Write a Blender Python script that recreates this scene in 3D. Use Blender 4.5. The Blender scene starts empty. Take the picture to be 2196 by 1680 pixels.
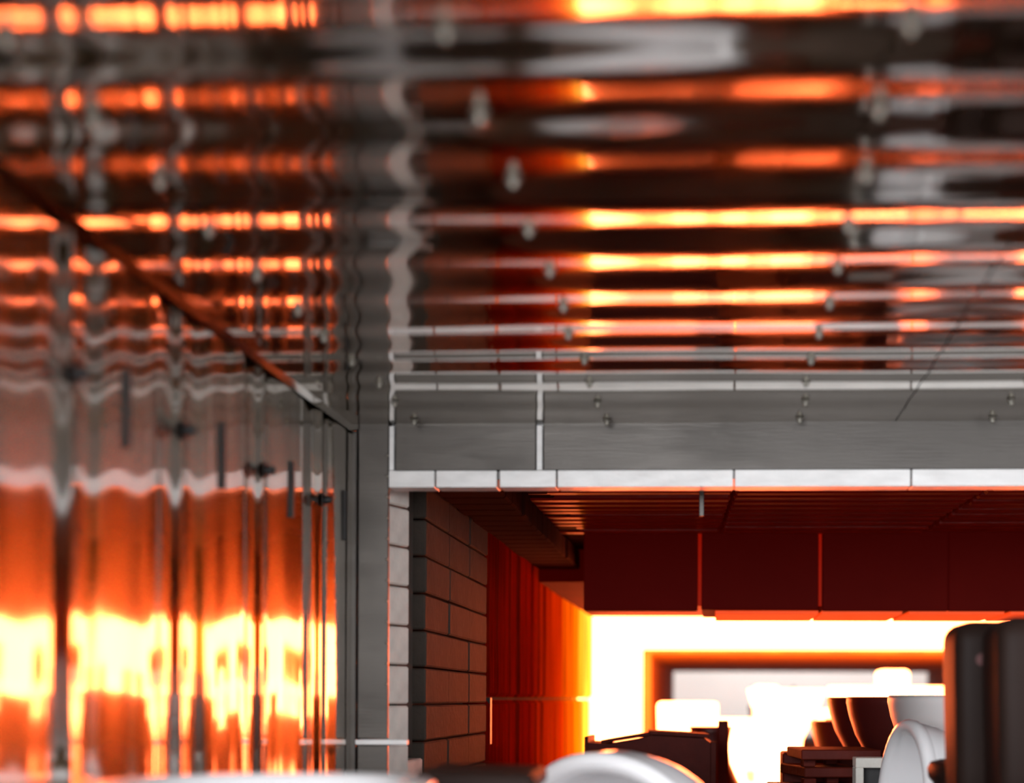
import bpy, bmesh, math, random
from mathutils import Vector, Matrix
random.seed(7)
C = bpy.context.scene.collection
S = bpy.context.scene

# ------------------------------------------------------------------ camera
EYE = 0.57            # eye height above the kiln car deck (z = 0)
FPX = 3500.0          # focal length in pixels of the 2196 px wide frame
YAW = 0.05
cam_d = bpy.data.cameras.new('camera')
cam = bpy.data.objects.new('camera', cam_d); C.objects.link(cam)
cam.location = (0, 0, EYE)
cam.rotation_euler = (math.pi/2, -0.004, YAW)
cam_d.sensor_fit = 'HORIZONTAL'; cam_d.sensor_width = 36.0
cam_d.lens = 36.0*FPX/2196.0
cam_d.shift_x = (1098-(1540-FPX*math.tan(YAW)))/2196.0
cam_d.shift_y = (1500-840)/2196.0
cam_d.clip_start = 0.05; cam_d.clip_end = 200
cam_d.dof.use_dof = True
cam_d.dof.focus_distance = 4.4
cam_d.dof.aperture_fstop = 2.0
S.camera = cam

# ------------------------------------------------------------------ world, light, exposure
w = bpy.data.worlds.new('hall_light'); S.world = w; w.use_nodes = True
bg = w.node_tree.nodes['Background']
bg.inputs['Color'].default_value = (0.90, 0.93, 1.0, 1); bg.inputs['Strength'].default_value = 4.2
def area(name, loc, target, sx, sy, power, col):
    l = bpy.data.lights.new(name, 'AREA'); l.shape = 'RECTANGLE'; l.size = sx; l.size_y = sy
    l.energy = power; l.color = col
    o = bpy.data.objects.new(name, l); C.objects.link(o); o.location = loc
    o.rotation_euler = (Vector(target)-Vector(loc)).to_track_quat('-Z', 'Y').to_euler()
    return o
area('hall_window_light', (-1.9, -4.5, 1.15), (0.3, 3.6, 0.5), 2.6, 1.4, 480, (0.93, 0.96, 1.0))
area('jamb_fill_light', (4.6, -3.4, 1.1), (-0.6, 3.6, 0.65), 3.0, 1.4, 190, (0.95, 0.97, 1.0))  # added fill lamp to brighten the jamb bricks, no window known there
area('exit_hall_light', (1.3, 28.2, 4.5), (1.3, 30.5, 0.3), 6.0, 1.5, 330, (1.0, 0.97, 0.95))
S.view_settings.view_transform = 'Standard'; S.view_settings.look = 'None'
S.view_settings.exposure = 0.0; S.view_settings.gamma = 1.0; S.view_settings.use_curve_mapping = False

# ------------------------------------------------------------------ materials
def mat(name, col, rough=0.6, metal=0.0, var=0.0, scale=8.0, stretch=(1,1,1), bump=0.0, bscale=40.0,
        bstretch=(1,1,1), emit=None, estr=0.0, coat=0.0, rvar=0.0, spec=0.5):
    m = bpy.data.materials.new(name); m.use_nodes = True
    nt = m.node_tree; b = nt.nodes['Principled BSDF']
    b.inputs['Base Color'].default_value = (*col, 1); b.inputs['Roughness'].default_value = rough
    b.inputs['Metallic'].default_value = metal; b.inputs['Coat Weight'].default_value = coat
    b.inputs['Specular IOR Level'].default_value = spec
    tc = nt.nodes.new('ShaderNodeTexCoord')
    if var > 0 or rvar > 0:
        mp = nt.nodes.new('ShaderNodeMapping'); mp.inputs['Scale'].default_value = stretch
        nt.links.new(tc.outputs['Object'], mp.inputs['Vector'])
        n = nt.nodes.new('ShaderNodeTexNoise'); n.inputs['Scale'].default_value = scale; n.inputs['Detail'].default_value = 5
        nt.links.new(mp.outputs['Vector'], n.inputs['Vector'])
        if var > 0:
            r = nt.nodes.new('ShaderNodeValToRGB')
            r.color_ramp.elements[0].position = 0.3; r.color_ramp.elements[1].position = 0.7
            r.color_ramp.elements[0].color = (*[c*(1-var) for c in col], 1)
            r.color_ramp.elements[1].color = (*[min(1, c*(1+var*0.6)) for c in col], 1)
            nt.links.new(n.outputs['Fac'], r.inputs['Fac']); nt.links.new(r.outputs['Color'], b.inputs['Base Color'])
        if rvar > 0:
            mr = nt.nodes.new('ShaderNodeMapRange')
            mr.inputs['From Min'].default_value = 0.3; mr.inputs['From Max'].default_value = 0.7
            mr.inputs['To Min'].default_value = max(0.0, rough-rvar); mr.inputs['To Max'].default_value = rough+rvar
            nt.links.new(n.outputs['Fac'], mr.inputs['Value']); nt.links.new(mr.outputs['Result'], b.inputs['Roughness'])
    if bump > 0:
        mp2 = nt.nodes.new('ShaderNodeMapping'); mp2.inputs['Scale'].default_value = bstretch
        nt.links.new(tc.outputs['Object'], mp2.inputs['Vector'])
        n2 = nt.nodes.new('ShaderNodeTexNoise'); n2.inputs['Scale'].default_value = bscale; n2.inputs['Detail'].default_value = 6
        nt.links.new(mp2.outputs['Vector'], n2.inputs['Vector'])
        bp = nt.nodes.new('ShaderNodeBump'); bp.inputs['Strength'].default_value = bump; bp.inputs['Distance'].default_value = 0.01
        nt.links.new(n2.outputs['Fac'], bp.inputs['Height']); nt.links.new(bp.outputs['Normal'], b.inputs['Normal'])
    if emit:
        b.inputs['Emission Color'].default_value = (*emit, 1); b.inputs['Emission Strength'].default_value = estr
    return m
HOT = (1.0, 0.18, 0.055)
M = {}
M['mirror'] = mat('polished_steel_ceiling', (0.60, 0.57, 0.54), 0.07, 1.0, var=0.15, scale=3, stretch=(1,4,1), rvar=0.03)
M['mirror_wall'] = mat('polished_steel_wall', (0.60, 0.58, 0.56), 0.07, 1.0, var=0.15, scale=3, stretch=(1,4,0.6), rvar=0.03)
def brushed(m, tangent, weight, rough):
    nt = m.node_tree; b = nt.nodes['Principled BSDF']; out = nt.nodes['Material Output']
    g = nt.nodes.new('ShaderNodeBsdfAnisotropic'); g.inputs['Color'].default_value = (0.60, 0.44, 0.20, 1)
    g.inputs['Roughness'].default_value = rough; g.inputs['Anisotropy'].default_value = -0.72
    cx = nt.nodes.new('ShaderNodeCombineXYZ')
    for k in range(3): cx.inputs[k].default_value = tangent[k]
    nt.links.new(cx.outputs['Vector'], g.inputs['Tangent'])
    mx = nt.nodes.new('ShaderNodeMixShader'); mx.inputs['Fac'].default_value = weight
    nt.links.new(b.outputs['BSDF'], mx.inputs[1]); nt.links.new(g.outputs['BSDF'], mx.inputs[2])
    nt.links.new(mx.outputs['Shader'], out.inputs['Surface'])
brushed(M['mirror'], (1, 0, 0), 0.075, 0.25)
brushed(M['mirror_wall'], (0, 0, 1), 0.17, 0.185)
M['steel'] = mat('brushed_steel', (0.088, 0.080, 0.073), 0.45, 0.8, var=0.18, scale=5, stretch=(1,1,3), bump=0.06, bscale=60, bstretch=(0.3,1,4), rvar=0.08)
M['steel_dark'] = mat('dark_steel', (0.16, 0.155, 0.15), 0.4, 0.8, var=0.25, scale=9)
M['edge_strip'] = mat('pale_edge_strip', (0.80, 0.79, 0.775), 0.35, 0.0, var=0.12, scale=14, stretch=(1,1,3), bump=0.25, bscale=25)
M['bolt'] = mat('zinc_bolt', (0.30, 0.285, 0.245), 0.4, 0.7, var=0.1, scale=40)
M['black'] = mat('blackened_steel', (0.015, 0.014, 0.014), 0.5, 0.3, var=0.3, scale=20)
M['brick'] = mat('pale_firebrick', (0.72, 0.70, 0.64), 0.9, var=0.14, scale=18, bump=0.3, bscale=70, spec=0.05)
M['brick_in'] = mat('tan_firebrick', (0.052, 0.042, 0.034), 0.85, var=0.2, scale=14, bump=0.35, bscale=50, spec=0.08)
M['mortar'] = mat('dark_mortar', (0.07, 0.055, 0.045), 0.95, var=0.3, scale=20)
M['fibre'] = mat('rust_fibre_lining', (0.13, 0.006, 0.0015), 0.9, var=0.5, scale=9, stretch=(1,6,0.7), bump=0.6, bscale=26, bstretch=(1,5,0.35), spec=0.0)
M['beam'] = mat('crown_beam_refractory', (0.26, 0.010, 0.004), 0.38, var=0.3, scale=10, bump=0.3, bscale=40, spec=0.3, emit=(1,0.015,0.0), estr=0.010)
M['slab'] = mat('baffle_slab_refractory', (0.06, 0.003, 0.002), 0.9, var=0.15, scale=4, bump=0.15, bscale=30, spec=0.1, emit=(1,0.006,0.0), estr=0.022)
M['cool'] = mat('sooty_cooling_brick', (0.19, 0.055, 0.022), 0.9, var=0.25, scale=3, bump=0.2, bscale=12)
def incandescent(m, stops, y0, y1, streak=True):
    nt = m.node_tree; b = nt.nodes['Principled BSDF']
    g = nt.nodes.new('ShaderNodeNewGeometry'); sp = nt.nodes.new('ShaderNodeSeparateXYZ')
    nt.links.new(g.outputs['Position'], sp.inputs['Vector'])
    mr = nt.nodes.new('ShaderNodeMapRange'); mr.inputs['From Min'].default_value = y0; mr.inputs['From Max'].default_value = y1
    nt.links.new(sp.outputs['Y'], mr.inputs['Value'])
    r = nt.nodes.new('ShaderNodeValToRGB')
    while len(r.color_ramp.elements) < len(stops): r.color_ramp.elements.new(0.5)
    for e, (yy, c) in zip(r.color_ramp.elements, stops):
        e.position = (yy-y0)/(y1-y0); e.color = (*[v/8.0 for v in c], 1)
    nt.links.new(mr.outputs['Result'], r.inputs['Fac']); nt.links.new(r.outputs['Color'], b.inputs['Emission Color'])
    mp = nt.nodes.new('ShaderNodeMapping'); mp.inputs['Scale'].default_value = (3, 15, 0.7)
    nt.links.new(g.outputs['Position'], mp.inputs['Vector'])
    n = nt.nodes.new('ShaderNodeTexNoise'); n.inputs['Scale'].default_value = 1.6; n.inputs['Detail'].default_value = 6
    nt.links.new(mp.outputs['Vector'], n.inputs['Vector'])
    m2 = nt.nodes.new('ShaderNodeMapRange'); m2.inputs['From Min'].default_value = 0.35; m2.inputs['From Max'].default_value = 0.68
    m2.inputs['To Min'].default_value = 1.4; m2.inputs['To Max'].default_value = 12.0
    nt.links.new(n.outputs['Fac'], m2.inputs['Value']); nt.links.new(m2.outputs['Result'], b.inputs['Emission Strength'])
incandescent(M['fibre'], [(4.9, (0.01,0,0)), (6.2, (0.07,0.0008,0)), (7.4, (0.5,0.024,0)), (8.3, (1.9,0.30,0.002)), (9.1, (4.5,1.9,0.12))], 4.9, 9.1)
incandescent(M['cool'], [(15.3, (1.5,0.24,0.0)), (17.0, (0.75,0.07,0)), (20.0, (0.12,0.008,0)), (26.0, (0.02,0.001,0))], 15.3, 26.0)
M['hot'] = mat('incandescent_refractory', (0.6, 0.4, 0.3), 0.9, var=0.15, scale=4, emit=HOT, estr=22)
M['hot_ware'] = mat('incandescent_ceramic', (0.7, 0.5, 0.4), 0.4, var=0.05, scale=4, emit=HOT, estr=22)
M['hot_deck'] = mat('glowing_car_deck', (0.28, 0.17, 0.11), 0.9, var=0.2, scale=4, spec=0.1, emit=HOT, estr=4.5)
M['deck'] = mat('car_deck_refractory', (0.20, 0.14, 0.11), 0.9, var=0.25, scale=7, bump=0.3, bscale=30)
M['glaze'] = mat('white_glaze', (0.82, 0.81, 0.82), 0.18, var=0.03, scale=5, coat=0.3)
M['glaze_grey'] = mat('pale_grey_glaze', (0.55, 0.52, 0.51), 0.35, var=0.05, scale=5)
M['glaze_brown'] = mat('dark_brown_glaze', (0.017, 0.0095, 0.0075), 0.5, var=0.25, scale=4, spec=0.06)
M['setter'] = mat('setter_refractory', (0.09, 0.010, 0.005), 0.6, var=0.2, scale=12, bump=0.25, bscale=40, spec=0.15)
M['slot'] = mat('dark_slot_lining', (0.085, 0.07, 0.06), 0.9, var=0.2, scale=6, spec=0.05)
M['glaze_red_shade'] = mat('red_shaded_glaze', (0.07, 0.009, 0.007), 0.4, var=0.1, scale=5)  # ware glaze with red firelight and shade put into its colour
M['gap_light'] = mat('gap_firelight', (0.3, 0.06, 0.03), 0.9, var=0.2, scale=8, spec=0.05, emit=(1,0.012,0.0), estr=0.22)  # firelight through the slab gaps, painted as a glowing colour
M['tile'] = mat('firelit_underside', (0.42, 0.12, 0.05), 0.8, var=0.15, scale=6, spec=0.2, emit=(1,0.05,0.002), estr=0.75)  # firelight on the slab undersides, put into colour and emission
M['corbel'] = mat('sooty_corbel_brick', (0.055, 0.012, 0.007), 0.95, var=0.3, scale=10, bump=0.3, bscale=40, spec=0.02)
M['hallwall'] = mat('white_hall_wall', (0.86, 0.83, 0.81), 0.9, var=0.04, scale=1)
M['concrete'] = mat('grey_concrete', (0.30, 0.29, 0.28), 0.85, var=0.2, scale=3, bump=0.1, bscale=20)
M['rust'] = mat('rusty_steel', (0.22, 0.11, 0.07), 0.7, 0.3, var=0.4, scale=10)

# ------------------------------------------------------------------ helpers
def link(name, me, m, parent=None, smooth=False):
    o = bpy.data.objects.new(name, me); C.objects.link(o)
    if m is not None and len(me.materials) == 0: me.materials.append(m)
    if smooth:
        for p in me.polygons: p.use_smooth = True
    if parent is not None: o.parent = parent
    return o
def from_bm(name, bm, m, parent=None, smooth=False):
    me = bpy.data.meshes.new(name); bm.normal_update(); bm.to_mesh(me); bm.free()
    return link(name, me, m, parent, smooth)
def bm_box(bm, x0, x1, y0, y1, z0, z1, bev=0.0, seg=1):
    r = bmesh.ops.create_cube(bm, size=1.0)
    for v in r['verts']:
        v.co = Vector((x0+(v.co.x+.5)*(x1-x0), y0+(v.co.y+.5)*(y1-y0), z0+(v.co.z+.5)*(z1-z0)))
    if bev > 0:
        es = list({e for v in r['verts'] for e in v.link_edges})
        bmesh.ops.bevel(bm, geom=es, offset=bev, segments=seg, affect='EDGES', profile=0.5)
def box(name, m, x0, x1, y0, y1, z0, z1, parent=None, bev=0.0, seg=1):
    bm = bmesh.new(); bm_box(bm, x0, x1, y0, y1, z0, z1, bev, seg)
    return from_bm(name, bm, m, parent, smooth=(seg > 2))
_cache = {}
def piece(name, m, sx, sy, sz, loc, parent, bev=0.003, rot=(0,0,0)):
    """small bevelled block, mesh shared between alike pieces"""
    key = (name, m.name, round(sx,4), round(sy,4), round(sz,4), bev)
    if key not in _cache:
        bm = bmesh.new(); bm_box(bm, -sx/2, sx/2, -sy/2, sy/2, -sz/2, sz/2, bev)
        me = bpy.data.meshes.new(name); bm.normal_update(); bm.to_mesh(me); bm.free(); me.materials.append(m)
        _cache[key] = me
    o = bpy.data.objects.new(name, _cache[key]); C.objects.link(o)
    o.location = loc; o.rotation_euler = rot
    if parent is not None: o.parent = parent
    return o
def struct(o): o['kind'] = 'structure'; return o
def tag(o, label, cat, group=None):
    o['label'] = label; o['category'] = cat
    if group: o['group'] = group
    return o
def empty(name, loc=(0,0,0), rz=0.0):
    o = bpy.data.objects.new(name, None); C.objects.link(o); o.location = loc; o.rotation_euler = (0,0,rz)
    o.empty_display_size = 0.1
    return o

# ------------------------------------------------------------------ key dimensions (metres, z = 0 is the car deck)
XL, XR = -0.795, 3.385        # steel hood side walls
KL, KR = -0.71, 3.30          # kiln inner faces
YF = 3.50                     # front face of the kiln
Y0 = 0.90                     # mouth of the hood
ZC = EYE+0.592                # hood ceiling
ZO = EYE+0.455                # kiln opening soffit
ZK = 1.14                     # kiln crown
HOT0, HOT1, YEND = 9.1, 15.3, 26.0
GROUND = -0.55

# ------------------------------------------------------------------ hood ceiling
PITCH = 0.20; BOLT0 = 1.05    # bolt rows at BOLT0 + k*PITCH
SOUT = [0.10,0.10,0.085,0.150,0.170,0.070,0.110,0.130,0.175,0.14,0.155]
AMP = {}
for k in range(-3, 20):     # ripple height of the sheet at each bolt row
    d = BOLT0+k*PITCH
    AMP[k] = max(0.0003, (0.592/d-SOUT[k])/2/31.4) if 0 <= k < 11 else (0.006 if k < 0 else 0.0005)
AMP[8], AMP[9], AMP[10], AMP[11] = 0.0016, 0.0027, 0.0021, 0.0014
def cz(x, y):
    k = (y-BOLT0)/PITCH; i = math.floor(k); f = k-i
    a = AMP[i]*(1-f)+AMP[i+1]*f
    ph = 0.35*math.sin(1.3*x+0.9*i) * 0.5
    def lt(q): return 0.95+0.05*math.cos(2*math.pi*(x+0.24)/0.405)+0.10*math.sin(2.7*x+1.9*q)+0.05*math.sin(6.1*x+0.7*q*q)
    lat = lt(i)*(1-f)+lt(i+1)*f
    z = a*lat*math.cos(2*math.pi*f+ph*math.sin(math.pi*f))
    z += 0.0010*math.sin(3.1*x+5.3*y)+0.0006*math.sin(9.0*x-4.0*y+1.2)
    return z
def sheet(name, m, parent, nu, nv, fn):
    vs = [fn(u/nu, v/nv) for v in range(nv+1) for u in range(nu+1)]
    fs = [(v*(nu+1)+u, v*(nu+1)+u+1, (v+1)*(nu+1)+u+1, (v+1)*(nu+1)+u) for v in range(nv) for u in range(nu)]
    me = bpy.data.meshes.new(name); me.from_pydata(vs, [], fs); me.update()
    o = link(name, me, m, parent, True)
    return o
ceil = struct(box('ceiling', M['steel_dark'], XL-0.05, XR+0.05, Y0, YF+0.0, ZC+0.03, ZC+0.08))
xs = [XL, 0.375, 1.575, 2.6, XR]; ys = [Y0, 1.95, 3.07, YF]
for i in range(4):
    for j in range(3):
        xa, xb, ya, yb = xs[i]+.0015, xs[i+1]-.0015, ys[j]+.001, ys[j+1]-.001
        if j == 1: ya -= 0.006
        dz = 0.0 if j % 2 else 0.0022
        nu = max(10, int((xb-xa)/0.035)); nv = int((yb-ya)/0.005)
        o = sheet('panel', M['mirror'], ceil, nu, nv,
              lambda u, v: (xa+(xb-xa)*u, ya+(yb-ya)*v, ZC+dz+cz(xa+(xb-xa)*u, ya+(yb-ya)*v)))
# bolts: domed nut on a washer with a short stud
def bolt_mesh():
    bm = bmesh.new()
    bmesh.ops.create_cone(bm, cap_ends=True, segments=14, radius1=0.011, radius2=0.0105, depth=0.002, matrix=Matrix.Translation((0,0,-0.001)))
    bmesh.ops.create_cone(bm, cap_ends=True, segments=6, radius1=0.0066, radius2=0.0072, depth=0.006, matrix=Matrix.Translation((0,0,-0.005)))
    bmesh.ops.create_uvsphere(bm, u_segments=12, v_segments=6, radius=0.0058, matrix=Matrix.Translation((0,0,-0.0085)))
    me = bpy.data.meshes.new('bolt'); bm.normal_update(); bm.to_mesh(me); bm.free(); me.materials.append(M['bolt'])
    for p in me.polygons: p.use_smooth = len(p.vertices) < 6
    return me
BM = bolt_mesh()
for r in range(0, 13):
    y = BOLT0+r*PITCH
    if y > YF-0.03: continue
    for c in range(-1, 9):
        x = -0.24+0.405*c
        if c > 4 and r % 2: continue
        o = bpy.data.objects.new('bolt', BM); C.objects.link(o); o.parent = ceil
        o.location = (x+random.uniform(-.006,.006), y+random.uniform(-.006,.006), ZC+cz(x, y)+0.0005); o.scale = (0.85, 0.85, 0.85)

# ------------------------------------------------------------------ hood side walls
WP = 0.42; SEAM0 = 0.70        # seam positions SEAM0 + k*WP -> 1.96, 2.38, 2.80, 3.22
rw = random.Random(11)
WPAR = [(rw.uniform(.0045,.0075), rw.uniform(.0014,.0030), rw.uniform(-.7,.7), rw.uniform(0,6.28)) for _ in range(12)]
def wx(y, z):
    k = (y-SEAM0)/WP; i = int(math.floor(k)); f = k-i
    b1, b2, p2, p3 = WPAR[i]
    n1 = WPAR[i+1]
    e = math.sin(math.pi*f)
    x = (b1*(1-f)+n1[0]*f)*math.cos(2*math.pi*f)
    x += b2*e*math.cos(4*math.pi*f+p2+0.5*math.sin(2.6*z+p3))
    x += 0.0016*e*math.sin(4.0*z+p3)*math.sin(2*math.pi*f+p2)
    x -= 0.0095*math.exp(-((f if f < .5 else 1-f)*WP/0.034)**2)
    return -x
def side_wall(name, xw, sgn):
    root = struct(box(name, M['steel_dark'], min(xw-sgn*0.02, xw-sgn*0.07), max(xw-sgn*0.02, xw-sgn*0.07), Y0, YF+0.0, GROUND, ZC+0.03))
    k = 0
    y = SEAM0
    edges = [Y0]
    while y < YF-0.02:
        if y > Y0: edges.append(y)
        y += WP
    edges.append(YF)
    for a, b in zip(edges[:-1], edges[1:]):
        a2, b2 = a+0.0012, b-0.0012
        sheet('panel', M['mirror_wall'], root, int((b2-a2)/0.006)+2, 48,
              lambda u, v: (xw+sgn*wx(a2+(b2-a2)*u, GROUND+(ZC-0.002-GROUND)*v), a2+(b2-a2)*u, GROUND+(ZC-0.002-GROUND)*v))
    for kk in range(1, 7):
        ysm = SEAM0+kk*WP
        for z in (0.965, 0.30, -0.2):
            if ysm > YF: continue
            o = bpy.data.objects.new('bolt', BM); C.objects.link(o); o.parent = root
            o.location = (xw+sgn*(wx(ysm, z)+0.003), ysm, z); o.rotation_euler = (0, -sgn*math.pi/2, 0)
            o.scale = (1.3,1.3,1.3)
            o.material_slots[0].link = 'OBJECT'; o.material_slots[0].material = M['black']
        ym = ysm+WP*0.44
        if ym < YF-0.03:
            piece('clip', M['black'], 0.006, 0.011, 0.105, (xw+sgn*(wx(ym, 0.96)+0.003), ym, 0.955), root, bev=0.001)
    # corner angle between wall and ceiling
    bm = bmesh.new()
    pts = [(xw-sgn*0.004, ZC-0.020), (xw+sgn*0.007, ZC-0.020), (xw+sgn*0.016, ZC-0.010), (xw+sgn*0.016, ZC+0.004), (xw-sgn*0.004, ZC+0.004)]
    a = [bm.verts.new((x, Y0, z)) for x, z in pts]; b = [bm.verts.new((x, YF-0.008, z)) for x, z in pts]
    bm.faces.new(a); bm.faces.new(list(reversed(b)))
    for q in range(5): bm.faces.new((a[q], b[q], b[(q+1)%5], a[(q+1)%5]))
    bmesh.ops.recalc_face_normals(bm, faces=bm.faces[:])
    from_bm('corner_angle', bm, M['mirror_wall'], root)
    return root
side_wall('wall_left', XL, 1)
side_wall('wall_right', XR, -1)

# ------------------------------------------------------------------ kiln front (steel clad) with the opening
front = struct(box('wall_front', M['steel_dark'], KL, KR, YF+0.015, YF+0.20, ZO+0.02, ZC+0.5))
def fpanel(x0, x1, z0, z1, y=YF, t=0.012): return box('panel', M['steel'], x0, x1, y, y+t, z0, z1, front, bev=0.0015)
fpanel(-0.700, -0.394, ZO+0.037, ZC+0.03); fpanel(-0.378, 1.10, ZO+0.037, ZC+0.03); fpanel(1.115, KR+0.1, ZO+0.037, ZC+0.03)
fpanel(-0.780, -0.714, 0.482, ZC+0.03, y=YF); fpanel(XL-0.01, -0.783, GROUND, ZC+0.03, y=YF-0.006); fpanel(-0.780, -0.714, GROUND, 0.468, y=YF)
def strip(x0, x1, z0, z1, y0=YF-0.006, y1=YF+0.012): return box('edge_strip', M['edge_strip'], x0, x1, y0, y1, z0, z1, front, bev=0.0012)
strip(-0.712, -0.702, ZO+0.037, ZC-0.004); strip(-0.392, -0.380, ZO+0.037, ZC-0.004)
strip(-0.783, -0.670, 0.469, 0.480, YF-0.008, YF+0.012)
for a, b in ((-0.712,-0.613),(-0.609,-0.478),(-0.471,-0.350),(-0.346,0.030),(0.034,0.406),(0.410,0.79),(0.794,1.17),(1.174,1.55),(1.554,1.93),(1.934,2.31),(2.314,2.69),(2.694,3.07),(3.074,3.3)):
    strip(a, b, ZO, ZO+0.036, YF-0.008, YF+0.06)
# rivets down the jamb edge
rb = bmesh.new(); bmesh.ops.create_uvsphere(rb, u_segments=10, v_segments=6, radius=0.0035)
RV = bpy.data.meshes.new('rivet'); rb.to_mesh(RV); rb.free(); RV.materials.append(M['bolt'])
for z in [0.60+0.045*i for i in range(12)]:
    o = bpy.data.objects.new('rivet', RV); C.objects.link(o); o.parent = front; o.location = (-0.7165, YF-0.001, z)

# jamb of pale bricks at the mouth, gate slot, then the brick and fibre linings
kl = struct(box('wall_kiln_left', M['mortar'], KL-0.30, KL-0.075, YF+0.013, HOT0, GROUND, ZK+0.3))
CH = 0.09; ZB = 0.015-0.09*6
for i in range(18):
    z = ZB+CH*i+CH/2
    if z > 1.14: continue
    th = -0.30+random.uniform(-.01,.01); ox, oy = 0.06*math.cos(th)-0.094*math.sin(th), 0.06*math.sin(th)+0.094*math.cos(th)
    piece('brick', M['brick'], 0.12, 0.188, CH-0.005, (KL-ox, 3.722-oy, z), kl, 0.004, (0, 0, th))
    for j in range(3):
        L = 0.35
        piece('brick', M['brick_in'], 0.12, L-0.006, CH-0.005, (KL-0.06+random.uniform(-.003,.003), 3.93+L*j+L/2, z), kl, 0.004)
box('gate_slot', M['slot'], KL-0.10, KL-0.030, 3.735, 3.925, 0.43, ZK, kl, bev=0.002)
piece('slot_block', M['brick'], 0.10, 0.19, 0.10, (KL-0.055, 3.83, 0.375), kl, 0.004)
y = 4.985; i = 0
while y < HOT0-0.02:
    L = 0.20
    for zc, h in ((-0.275, 0.54), (0.285, 0.56), (0.845, 0.54)):
        piece('fibre_module', M['fibre'], 0.12, L-0.012, h, (KL-0.06+random.uniform(-.009,.006), y+L/2, zc), kl, 0.012)
    y += L; i += 1
piece('burner_slit', M['black'], 0.02, 0.035, 0.145, (KL-0.004, 5.04, 0.50), kl, 0.001)
# corbel course under the crown
y = 3.72; j = 0
while y < HOT0-0.1:
    L = 0.135
    piece('corbel_brick', M['corbel'], 0.165, L-0.008, 0.075, (KL+0.0825+random.uniform(-.006,.006), y+L/2, EYE+0.5475), kl, 0.005)
    piece('corbel_brick', M['corbel'], 0.10, L-0.008, 0.06, (KL+0.18+random.uniform(-.012,.012), y+L/2, EYE+0.617), kl, 0.005)
    y += L; j += 1
kr = struct(box('wall_kiln_right', M['fibre'], KR, KR+0.3, YF+0.013, HOT0, GROUND, ZK+0.3))

# crown: roof slab with cross beams
crown = struct(box('ceiling_kiln', M['mortar'], KL-0.3, KR+0.3, YF+0.2, HOT0, EYE+0.66, EYE+0.95))
bx_edges = [-0.56, 0.07, 0.775, 1.48, 2.185, 2.89, 3.29]
y = 3.80; r = 0
while y < 5.70:
    for a, b in zip(bx_edges[:-1], bx_edges[1:]):
        sh = -0.004*r
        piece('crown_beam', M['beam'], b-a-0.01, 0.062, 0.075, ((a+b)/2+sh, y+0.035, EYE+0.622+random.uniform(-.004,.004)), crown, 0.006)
    y += 0.118; r += 1
# lower roof behind the baffle
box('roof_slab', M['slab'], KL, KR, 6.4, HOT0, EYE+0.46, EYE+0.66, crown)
# hanging rod by the mouth
rod = empty('sensor_rod', (0, 0, 0)); tag(rod, 'short grey metal sensor strip hanging inside the kiln mouth from the roof beams', 'sensor')
box('sheath', M['steel'], -0.0445, -0.034, 3.722, 3.730, EYE+0.418, EYE+0.66, rod, bev=0.001)
box('mounting_plate', M['steel_dark'], -0.055, -0.024, 3.715, 3.737, EYE+0.60, EYE+0.665, rod, bev=0.001)

# hanging baffle of slabs
baf = empty('hanging_baffle', (0.4, 5.75, EYE+0.312)); tag(baf, 'wide dark red refractory baffle hanging from the kiln roof above the fire', 'baffle')
def bslab(x0, x1, y0, y1, z0, z1):
    o = box('slab', M['slab'], x0-0.4, x1-0.4, y0-5.75, y1-5.75, z0-EYE-0.312, z1-EYE-0.312, baf, bev=0.004); return o
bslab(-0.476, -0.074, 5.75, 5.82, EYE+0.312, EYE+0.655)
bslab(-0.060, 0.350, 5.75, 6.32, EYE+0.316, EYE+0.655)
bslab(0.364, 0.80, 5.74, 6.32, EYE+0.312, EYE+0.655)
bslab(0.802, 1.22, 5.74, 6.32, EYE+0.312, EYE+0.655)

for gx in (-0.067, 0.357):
    piece('gap_light_strip', M['gap_light'], 0.013, 0.02, 0.27, (gx-0.4, 0.05, 0.155), baf, 0.001)  # added strip standing in for firelight seen through the gap
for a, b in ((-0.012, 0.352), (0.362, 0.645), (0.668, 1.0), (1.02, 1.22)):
    piece('lit_underside', M['tile'], b-a, 0.54, 0.012, ((a+b)/2-0.4, 0.29, -0.004), baf, 0.002)  # added thin sheet that paints the firelit underside of the slabs

# ------------------------------------------------------------------ hot zone and cooling zone
hz = struct(box('wall_hot_left', M['hot'], KL-0.3, KL, HOT0, HOT1, GROUND, EYE+0.47))
struct(box('wall_hot_right', M['hot'], KR, KR+0.3, HOT0, HOT1, GROUND, EYE+0.47))
struct(box('ceiling_hot', M['hot'], KL-0.3, KR+0.3, HOT0, HOT1, EYE+0.47, EYE+0.7))
cl = struct(box('wall_cooling_left', M['cool'], KL-0.3, KL, HOT1, YEND, GROUND, EYE+0.44))
struct(box('wall_cooling_right', M['cool'], KR, KR+0.3, HOT1, YEND, GROUND, EYE+0.44))
struct(box('ceiling_cooling', M['cool'], KL-0.3, KR+0.3, HOT1, YEND, EYE+0.44, EYE+0.7))
struct(box('trim_1', M['cool'], KL, KL+0.07, HOT1+0.02, HOT1+0.4, GROUND, EYE+0.44))
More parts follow.
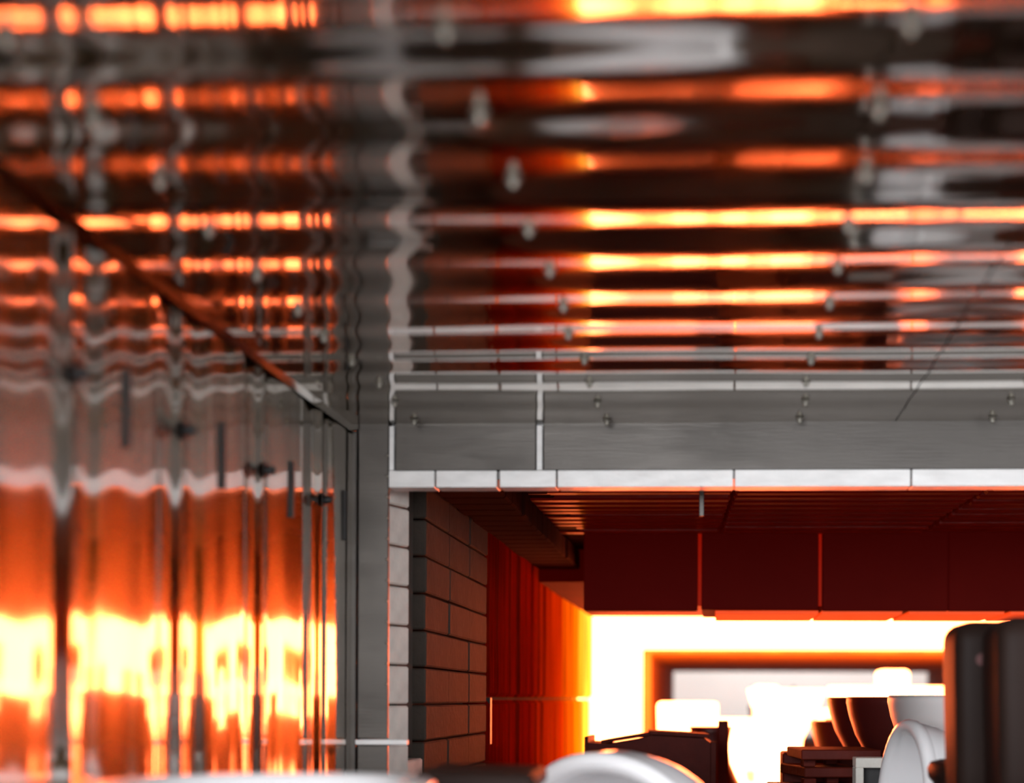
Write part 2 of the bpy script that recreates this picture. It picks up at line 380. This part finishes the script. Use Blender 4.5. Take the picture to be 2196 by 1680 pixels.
# exit hall
struct(box('wall_far', M['hallwall'], -8, 10, 31.0, 31.2, GROUND, 6.0))
struct(box('ceiling_hall', M['hallwall'], -8, 10, 26.0, 31.2, 6.0, 6.2))
struct(box('wall_hall_left', M['hallwall'], -8.2, -8, 26.0, 31.2, GROUND, 6.2)); struct(box('wall_hall_right', M['hallwall'], 10, 10.2, 26.0, 31.2, GROUND, 6.2))
struct(box('wall_hall_front', M['hallwall'], -8, 10, 25.9, 26.0, EYE+0.7, 6.2))
struct(box('wall_hall_front_left', M['hallwall'], -8, KL-0.3, 25.9, 26.0, GROUND, EYE+0.7)); struct(box('wall_hall_front_right', M['hallwall'], KR+0.3, 10, 25.9, 26.0, GROUND, EYE+0.7))
struct(box('floor', M['concrete'], -12, 14, -10, 31.0, GROUND-0.1, GROUND))

# ------------------------------------------------------------------ kiln cars
CARL = 1.50
def kiln_car(y0, m, label):
    t = empty('kiln_car', ((KL+KR)/2, y0+CARL/2, GROUND))
    W = 1.93
    g = -GROUND
    box('chassis', M['rust'] if m is M['deck'] else m, -W+0.1, W-0.1, -CARL/2+0.03, CARL/2-0.03, 0.14, 0.30, t, bev=0.01)
    for sx in (-1.3, 1.3):
        for sy in (-0.45, 0.45):
            bm = bmesh.new(); bmesh.ops.create_cone(bm, cap_ends=True, segments=20, radius1=0.12, radius2=0.12, depth=0.09,
                matrix=Matrix.Translation((sx, sy, 0.12)) @ Matrix.Rotation(math.pi/2, 4, 'Y'))
            from_bm('wheel', bm, M['rust'] if m is M['deck'] else m, t)
    for i in range(4):
        wd = 2*W/4
        piece('deck_block', m, wd-0.008, CARL-0.02, g-0.30, (-W+wd*(i+.5), 0, 0.30+(g-0.30)/2), t, 0.008)
    tag(t, label, 'kiln car')
    return t
names = ['nearest kiln car, under the basins in the steel hood', 'second kiln car, passing through the steel hood', 'third kiln car, standing in the kiln mouth',
         'fourth kiln car, just inside the kiln behind the mouth', 'fifth kiln car, under the hanging baffle', 'sixth kiln car, in front of the white fire']
for i in range(17):
    y0 = 0.35+i*(CARL+0.01)
    hot = (y0+CARL/2 > HOT0-0.3 and y0+CARL/2 < HOT1)
    if i < 6: lb = names[i]
    elif hot: lb = 'white-hot kiln car in the fire zone, %s of the four from the front' % ['first','second','third','last'][i-6]
    else: lb = 'dark kiln car in the cooling tunnel, %s after the fire zone' % ['first','second','third','fourth','fifth','sixth','seventh'][i-10]
    kiln_car(y0, M['hot_deck'] if hot else M['deck'], lb)

# ------------------------------------------------------------------ sanitary ware
def sup(a, b, yo, z, n=40, p=2.4, front=1.0):
    out = []
    for k in range(n):
        t = 2*math.pi*k/n; c, s = math.cos(t), math.sin(t)
        x = a*math.copysign(abs(c)**(2/p), c); y = b*math.copysign(abs(s)**(2/p), s)
        if s > 0: y *= front
        out.append(Vector((x, y+yo, z)))
    return out
def loft(rings, close_bottom=True, close_top=True):
    bm = bmesh.new(); L = [[bm.verts.new(v) for v in r] for r in rings]; n = len(L[0])
    for a, b in zip(L[:-1], L[1:]):
        for k in range(n): bm.faces.new((a[k], a[(k+1)%n], b[(k+1)%n], b[k]))
    if close_bottom: bm.faces.new(list(reversed(L[0])))
    if close_top: bm.faces.new(L[-1])
    return bm
_ware = {}
def ware_mesh(kind, m):
    key = (kind, m.name)
    if key in _ware: return _ware[key]
    if kind == 'pan':        # pedestal pan, outside and hollow inside
        R = [(0.115,0.19,-0.03,0.0),(0.112,0.187,-0.03,0.02),(0.10,0.172,-0.03,0.08),(0.098,0.17,-0.025,0.16),(0.118,0.19,-0.01,0.24),
             (0.150,0.215,0.0,0.31),(0.172,0.232,0.0,0.36),(0.180,0.238,0.0,0.385)]
        rings = [sup(a,b,yo,z) for a,b,yo,z in R]
        bm = loft(rings, True, False)
    elif kind == 'rim':
        R = [(0.176,0.234,0.0,0.372),(0.186,0.244,0,0.384),(0.188,0.246,0,0.402),(0.182,0.240,0,0.414),(0.168,0.226,0,0.418),(0.150,0.206,0,0.414),(0.140,0.195,0,0.402),
             (0.138,0.192,0,0.37),(0.128,0.178,0,0.32),(0.098,0.14,0,0.26),(0.058,0.08,0,0.215),(0.02,0.03,0,0.205)]
        bm = loft([sup(a,b,yo,z) for a,b,yo,z in R], False, True)
    elif kind == 'cup':      # wall-hung style bowl standing on its base, deep flaring sides
        R = [(0.088,0.13,-0.02,0.0),(0.082,0.125,-0.02,0.02),(0.072,0.115,-0.02,0.08),(0.080,0.125,-0.015,0.15),(0.106,0.155,-0.01,0.21),(0.145,0.195,0,0.28),(0.178,0.230,0,0.34),(0.198,0.252,0,0.40),(0.205,0.260,0,0.435)]
        bm = loft([sup(a,b,yo,z) for a,b,yo,z in R], True, False)
    elif kind == 'cuprim':
        R = [(0.2035,0.2585,0,0.428),(0.2065,0.2615,0,0.440),(0.2060,0.2610,0,0.451),(0.201,0.256,0,0.457),(0.186,0.24,0,0.457),(0.168,0.22,0,0.452),(0.164,0.215,0,0.43),
             (0.142,0.190,0,0.33),(0.085,0.13,0,0.25),(0.03,0.04,0,0.22)]
        bm = loft([sup(a,b,yo,z) for a,b,yo,z in R], False, True)
    elif kind == 'tank':
        R = []
        for z, g in ((0.30,-0.02),(0.32,-0.008),(0.36,0.0),(0.60,0.006),(0.650,0.006),(0.662,0.0045),(0.673,-0.001),(0.681,-0.010),(0.685,-0.022)):
            R.append(sup(0.185+g, 0.095+g, -0.285, z, 64, 11.0))
        bm = loft(R)
    elif kind == 'neck':
        R = [(0.085,0.07,-0.26,0.0),(0.085,0.07,-0.26,0.18),(0.12,0.10,-0.24,0.26),(0.15,0.12,-0.24,0.34)]
        bm = loft([sup(a,b,yo,z,40,3.5) for a,b,yo,z in R])
    elif kind == 'hole':
        bm = bmesh.new(); bmesh.ops.create_cone(bm, cap_ends=True, segments=16, radius1=0.011, radius2=0.011, depth=0.006, matrix=Matrix.Rotation(math.pi/2,4,'X'))
    elif kind == 'basin':    # round basin: axis +z is the mouth
        R = []
        for r_, z in ((0.06,-0.17),(0.10,-0.168),(0.165,-0.145),(0.208,-0.105),(0.232,-0.055),(0.240,-0.012)):
            R.append(sup(r_, r_, 0, z, 56, 2.1))
        bm = loft(R, True, False)
    elif kind == 'basinrim':
        R = []
        for r_, z in ((0.237,-0.016),(0.244,-0.006),(0.246,0.008),(0.240,0.019),(0.228,0.022),(0.214,0.018),(0.206,0.006),(0.202,-0.012),(0.192,-0.05),(0.165,-0.10),(0.11,-0.135),(0.03,-0.147)):
            R.append(sup(r_, r_, 0, z, 56, 2.1))
        bm = loft(R, False, True)
    bmesh.ops.recalc_face_normals(bm, faces=bm.faces[:])
    me = bpy.data.meshes.new(kind); bm.normal_update(); bm.to_mesh(me); bm.free(); me.materials.append(m)
    for p in me.polygons: p.use_smooth = len(p.vertices) < 8
    _ware[key] = me; return me
def setter(t, m, h, sx=0.30, sy=0.46, yo=-0.02):
    """refractory setter plate under a piece of ware, a part of it so that it carries it"""
    if h > 0.004: piece('setter_plate', m, sx, sy, h, (0, yo, -h/2), t, 0.004)
def pan(x, y, rz, m, label, h=0.0, tank=True, s=1.0, group='toilet pans', sm=None, sz=1.0):
    t = empty('toilet', (x, y, h*1.0), rz); t.scale = (s, s, s*sz)
    link('bowl', ware_mesh('pan', m), m, t); link('rim', ware_mesh('rim', m), m, t)
    if tank:
        link('tank', ware_mesh('tank', m), m, t); link('neck', ware_mesh('neck', m), m, t)
    if m is M['glaze_brown']:
        for hx in (-0.145, 0.06): o = link('fixing_hole', ware_mesh('hole', M['glaze_red_shade']), M['glaze_red_shade'], t); o.location = (hx, -0.3835, 0.615)
    setter(t, sm or M['setter'], h/s/sz)
    tag(t, label, 'toilet', group); return t
def cup(x, y, rz, m, label, h=0.0, s=1.0, group='bowls without cisterns', sm=None):
    t = empty('toilet_bowl', (x, y, h), rz); t.scale = (s, s, s)
    link('bowl', ware_mesh('cup', m), m, t); link('rim', ware_mesh('cuprim', m), m, t)
    setter(t, sm or M['setter'], h/s, 0.26, 0.36)
    tag(t, label, 'toilet bowl', group); return t
def basin(x, y, z, rot, m, label, s=1.0):
    t = empty('wash_basin', (x, y, z)); t.rotation_euler = rot; t.scale = (s,)*3
    link('bowl', ware_mesh('basin', m), m, t); link('rim', ware_mesh('basinrim', m), m, t)
    tag(t, label, 'basin', 'wash basins stood on edge'); return t
def mouth_towards(v, roll=0.0): return Vector(v).to_track_quat('Z', 'Y').to_euler()

# --- in the hood, nearest the camera
cup(-0.555, 1.98, 0.1, M['glaze'], 'white glazed bowl at the bottom left corner, blurred, beside the steel wall', h=0.010)
ps = empty('plate_stand', (-0.345, 2.40, 0)); tag(ps, 'dark plate on a post, only its blurred top edge showing left of the round basin', 'kiln stand')
piece('plate', M['glaze_brown'], 0.17, 0.30, 0.03, (0, 0, 0.452), ps, 0.008, (0, 0.02, 0.05))
piece('post', M['setter'], 0.07, 0.07, 0.436, (0, 0, 0.218), ps, 0.004)
piece('wedge', M['glaze_brown'], 0.12, 0.26, 0.02, (-0.10, 0, 0.437), ps, 0.006, (0, -0.18, 0.05))
basin(-0.175, 2.95, 0.243, mouth_towards((-0.52, -0.78, -0.26)), M['glaze'], 'round white basin stood on edge at the bottom centre', 0.985)
piece('prop', M['setter'], 0.2, 0.1, 0.30, (0.06, 3.16, 0.15), None, 0.004, (0,0,-0.55)); 
p = bpy.data.objects['prop']; p.name = 'kiln_prop'; tag(p, 'tan refractory block propping the round white basin', 'kiln prop')
pan(0.592, 3.20, 0.0, M['glaze_brown'], 'dark brown glazed toilet at the right edge, its cistern nearest the white basin', h=0.050, s=0.96, group='brown toilets')
pan(0.63, 2.42, math.pi, M['glaze_brown'], 'dark brown glazed toilet cut by the right edge, taller cistern of the pair', h=0.033, s=0.98, group='brown toilets')
basin(0.437, 3.80, 0.30, mouth_towards((-0.985, -0.15, 0.05)), M['glaze'], 'white basin stood on edge half hidden behind the brown cistern', 0.92)
piece('kiln_prop', M['setter'], 0.24, 0.24, 0.07, (0.50, 3.80, 0.035), None, 0.004)
tag(bpy.data.objects['kiln_prop.001'], 'low tan refractory block under the white basin by the brown cistern', 'kiln prop')
for x, y, rz, lb in ((-0.56, 2.84, -0.1, 'behind the dark plate beside the steel wall'),):
    cup(x, y, rz, M['glaze'], 'low white glazed bowl below the frame edge, %s' % lb, s=0.85, group='low white bowls')
k = 0
for x, y, rz in ((1.35,1.7,0.2),(1.35,2.6,-0.2),(2.0,1.7,0.1),(2.0,2.6,0.0),(2.65,1.7,-0.1),(2.65,2.6,0.1),(0.1,1.75,0.1)):
    cup(x, y, rz, M['glaze'], 'white glazed bowl, %s, pale in the rippled steel' % ['right of the brown toilets, nearer','right of the brown toilets, farther','second right of the brown toilets, nearer','second right of the brown toilets, farther','by the right steel wall, nearer','by the right steel wall, farther','below the bottom centre edge'][k], h=0.02 if k < 6 else 0.0, group='white bowls reflected in the hood')
    k += 1
# --- just inside the mouth
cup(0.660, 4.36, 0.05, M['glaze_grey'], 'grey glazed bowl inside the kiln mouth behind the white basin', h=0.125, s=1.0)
cup(0.60, 5.02, 0.0, M['glaze_red_shade'], 'dark red-lit bowl directly behind the grey bowl', h=0.122)
cup(0.585, 5.68, 0.0, M['glaze_red_shade'], 'dark red-lit bowl farthest back in the row before the fire', h=0.122)
# stack of setter plates left of the bowls
rs = random.Random(5)
kb = empty('kiln_block', (0.295, 4.98, 0.0)); tag(kb, 'dark red-lit refractory block behind the stack of setter tiles', 'kiln block')
for q in range(4): piece('block_course', M['setter'], 0.205+0.012*(q%2), 0.20, 0.101, (0.006*(q%2), 0, 0.052+0.103*q), kb, 0.005)
st = 0
for i in range(9):
    z = 0.0+i*0.05
    L = rs.uniform(0.20, 0.27)
    o = piece('setter_tile', M['setter'], (0.25, 0.17, 0.22)[i%3], 0.30, 0.028, (0.305+rs.uniform(-.02,.02), 4.62+rs.uniform(-.05,.05), 0.02+z), None, 0.003, (0,0,rs.uniform(-.25,.25)))
    tag(o, 'setter tile, %s in the stack beside the red-lit bowls' % ['lowest','second from the bottom','third from the bottom','fourth from the bottom','middle one','fourth from the top','third from the top','second from the top','topmost'][i], 'kiln tile', 'setter tiles stacked inside the mouth')
    if i < 8:
        for q, (dx, dy) in enumerate(((-0.06,-0.09),(0.05,0.09))):
            piece('spacer', M['setter'], 0.035, 0.035, 0.022, (dx, dy, 0.025), o, 0.002)
hb = empty('hollow_brick', (0.40, 4.16, 0.0)); tag(hb, 'pale hollow brick post with dark square hole below the grey bowl', 'brick')
for nm, a, b, c, d in (('side', -0.055, -0.035, 0.0, 0.40), ('side', 0.035, 0.055, 0.0, 0.40), ('top', -0.055, 0.055, 0.40, 0.425)):
    box(nm, M['brick'], a, b, -0.05, 0.05, c, d, hb, bev=0.002)
box('back', M['black'], -0.036, 0.036, 0.02, 0.045, 0.0, 0.40, hb)

# left group inside the kiln: crate of setters with slanted plates
ck = empty('setter_crate', (-0.22, 5.55, 0.0)); tag(ck, 'dark red box-shaped setter with slanted lid plates behind the round basin', 'setter box')
def prism(name, pts, y0, y1, m, parent):
    bm = bmesh.new(); a = [bm.verts.new((x, y0, z)) for x, z in pts]; b = [bm.verts.new((x, y1, z)) for x, z in pts]; n = len(pts)
    bm.faces.new(a); bm.faces.new(list(reversed(b)))
    for k in range(n): bm.faces.new((a[k], b[k], b[(k+1)%n], a[(k+1)%n]))
    bmesh.ops.recalc_face_normals(bm, faces=bm.faces[:])
    return from_bm(name, bm, m, parent)
prism('body', [(-0.21,0),(-0.21,0.425),(-0.14,0.42),(-0.055,0.435),(0.0,0.45),(0.175,0.44),(0.195,0.425),(0.195,0)], -0.15, 0.15, M['setter'], ck)
piece('lid_plate', M['setter'], 0.20, 0.33, 0.012, (0.085, -0.01, 0.454), ck, 0.002, (0, 0.05, 0.06))
piece('lid_plate', M['setter'], 0.17, 0.33, 0.012, (-0.075, 0.0, 0.442), ck, 0.002, (0, -0.17, -0.05))
piece('end_plate', M['setter'], 0.012, 0.31, 0.16, (-0.216, 0.0, 0.365), ck, 0.002)
piece('corner_post', M['setter'], 0.02, 0.02, 0.43, (0.205, -0.13, 0.215), ck, 0.002)
up = cup(-0.03, 6.72, 0.0, M['glaze_red_shade'], 'dark red-lit bowl set upside down right of the slanted setter box', h=0.0)
up.rotation_euler = (math.pi, 0, 0); up.location.z = 0.457
piece('kiln_post', M['setter'], 0.04, 0.05, 0.49, (0.02, 6.20, 0.245), None, 0.004)
tag(bpy.data.objects['kiln_post'], 'narrow red-lit upright post before the fire, left of the bright gap', 'kiln post')

# rows deeper and to the right, mostly seen in the steel
lab = 0
where = ['nearest row', 'second row', 'third row']
for r, y in enumerate((4.6, 6.1, 7.6)):
    for c, x in enumerate((1.62, 2.25, 2.88)):
        pan(x, y, math.pi/2, M['glaze_grey'], 'red-lit toilet on the right side of the kiln, %s, %s from the bowls' % (where[r], ['first', 'second', 'third'][c]), h=0.02, group='toilets right of the baffle')
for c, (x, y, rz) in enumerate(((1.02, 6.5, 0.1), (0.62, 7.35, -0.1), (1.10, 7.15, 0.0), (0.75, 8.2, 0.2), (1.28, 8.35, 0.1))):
    cup(x, y, rz, M['glaze_red_shade'], 'red-lit bowl in the rows behind the last dark bowl, %s of five' % ['nearest', 'second', 'third', 'fourth', 'farthest'][c], h=0.02, group='red-lit bowls before the fire')
# white-hot ware
pan(-0.19, 10.55, 0.0, M['hot_ware'], 'white-hot toilet in the fire, left of the bright gap', h=0.0, s=1.0, sz=0.81, sm=M['hot'], group='white-hot toilets')
cup(0.10, 10.9, 0.4, M['hot_ware'], 'white-hot low bowl in the fire beside the leftmost glowing cistern', h=0.02, s=0.9, sm=M['hot'], group='white-hot toilets')
cup(0.42, 10.2, 0.4, M['hot_ware'], 'white-hot rounded bowl in the fire, right of the bright gap', h=0.16, s=1.05, sm=M['hot'], group='white-hot toilets')
pan(0.90, 11.2, math.pi/2, M['hot_ware'], 'white-hot toilet with square cistern behind the row of bowls', h=0.09, sm=M['hot'], group='white-hot toilets')
sh = empty('shelf_table', (1.05, 9.75, 0)); tag(sh, 'white-hot flat shelf slab behind the grey bowl', 'shelf')
box('slab', M['hot'], -0.40, 0.34, -0.15, 0.2, 0.585, 0.655, sh, bev=0.02)
for dx in (-0.33, 0.27): box('leg', M['hot'], dx-0.03, dx+0.03, -0.05, 0.05, 0.0, 0.585, sh)
for c, (x, y) in enumerate(((2.0, 10.5), (2.8, 11.5), (2.0, 13.0), (0.1, 13.2), (2.8, 14.3))):
    pan(x, y, math.pi/2, M['hot_ware'], 'white-hot toilet deep in the fire zone, %s from the front' % ['first', 'second', 'third', 'fourth', 'fifth'][c], h=0.0, sm=M['hot'], group='white-hot toilets')
for c, (x, y) in enumerate(((0.6, 18.0), (0.9, 21.0))):
    pan(x, y, 0.3, M['glaze_grey'], 'cooled toilet seen against the bright exit, %s' % ['nearer one', 'farther one'][c], group='cooled toilets')

# exit hall things
tr = empty('hall_trolley', (0.95, 29.0, GROUND)); tag(tr, 'brown trolley standing in the bright hall past the exit', 'trolley')
box('bed', M['rust'], -0.4, 0.4, -0.3, 0.3, 0.9, 1.02, tr)
for dx in (-.35,.35):
    for dy in (-.25,.25): box('leg', M['rust'], dx-.03, dx+.03, dy-.03, dy+.03, 0.0, 0.9, tr)
box('handle', M['rust'], 0.36, 0.40, -0.3, 0.3, 1.0, 1.35, tr)
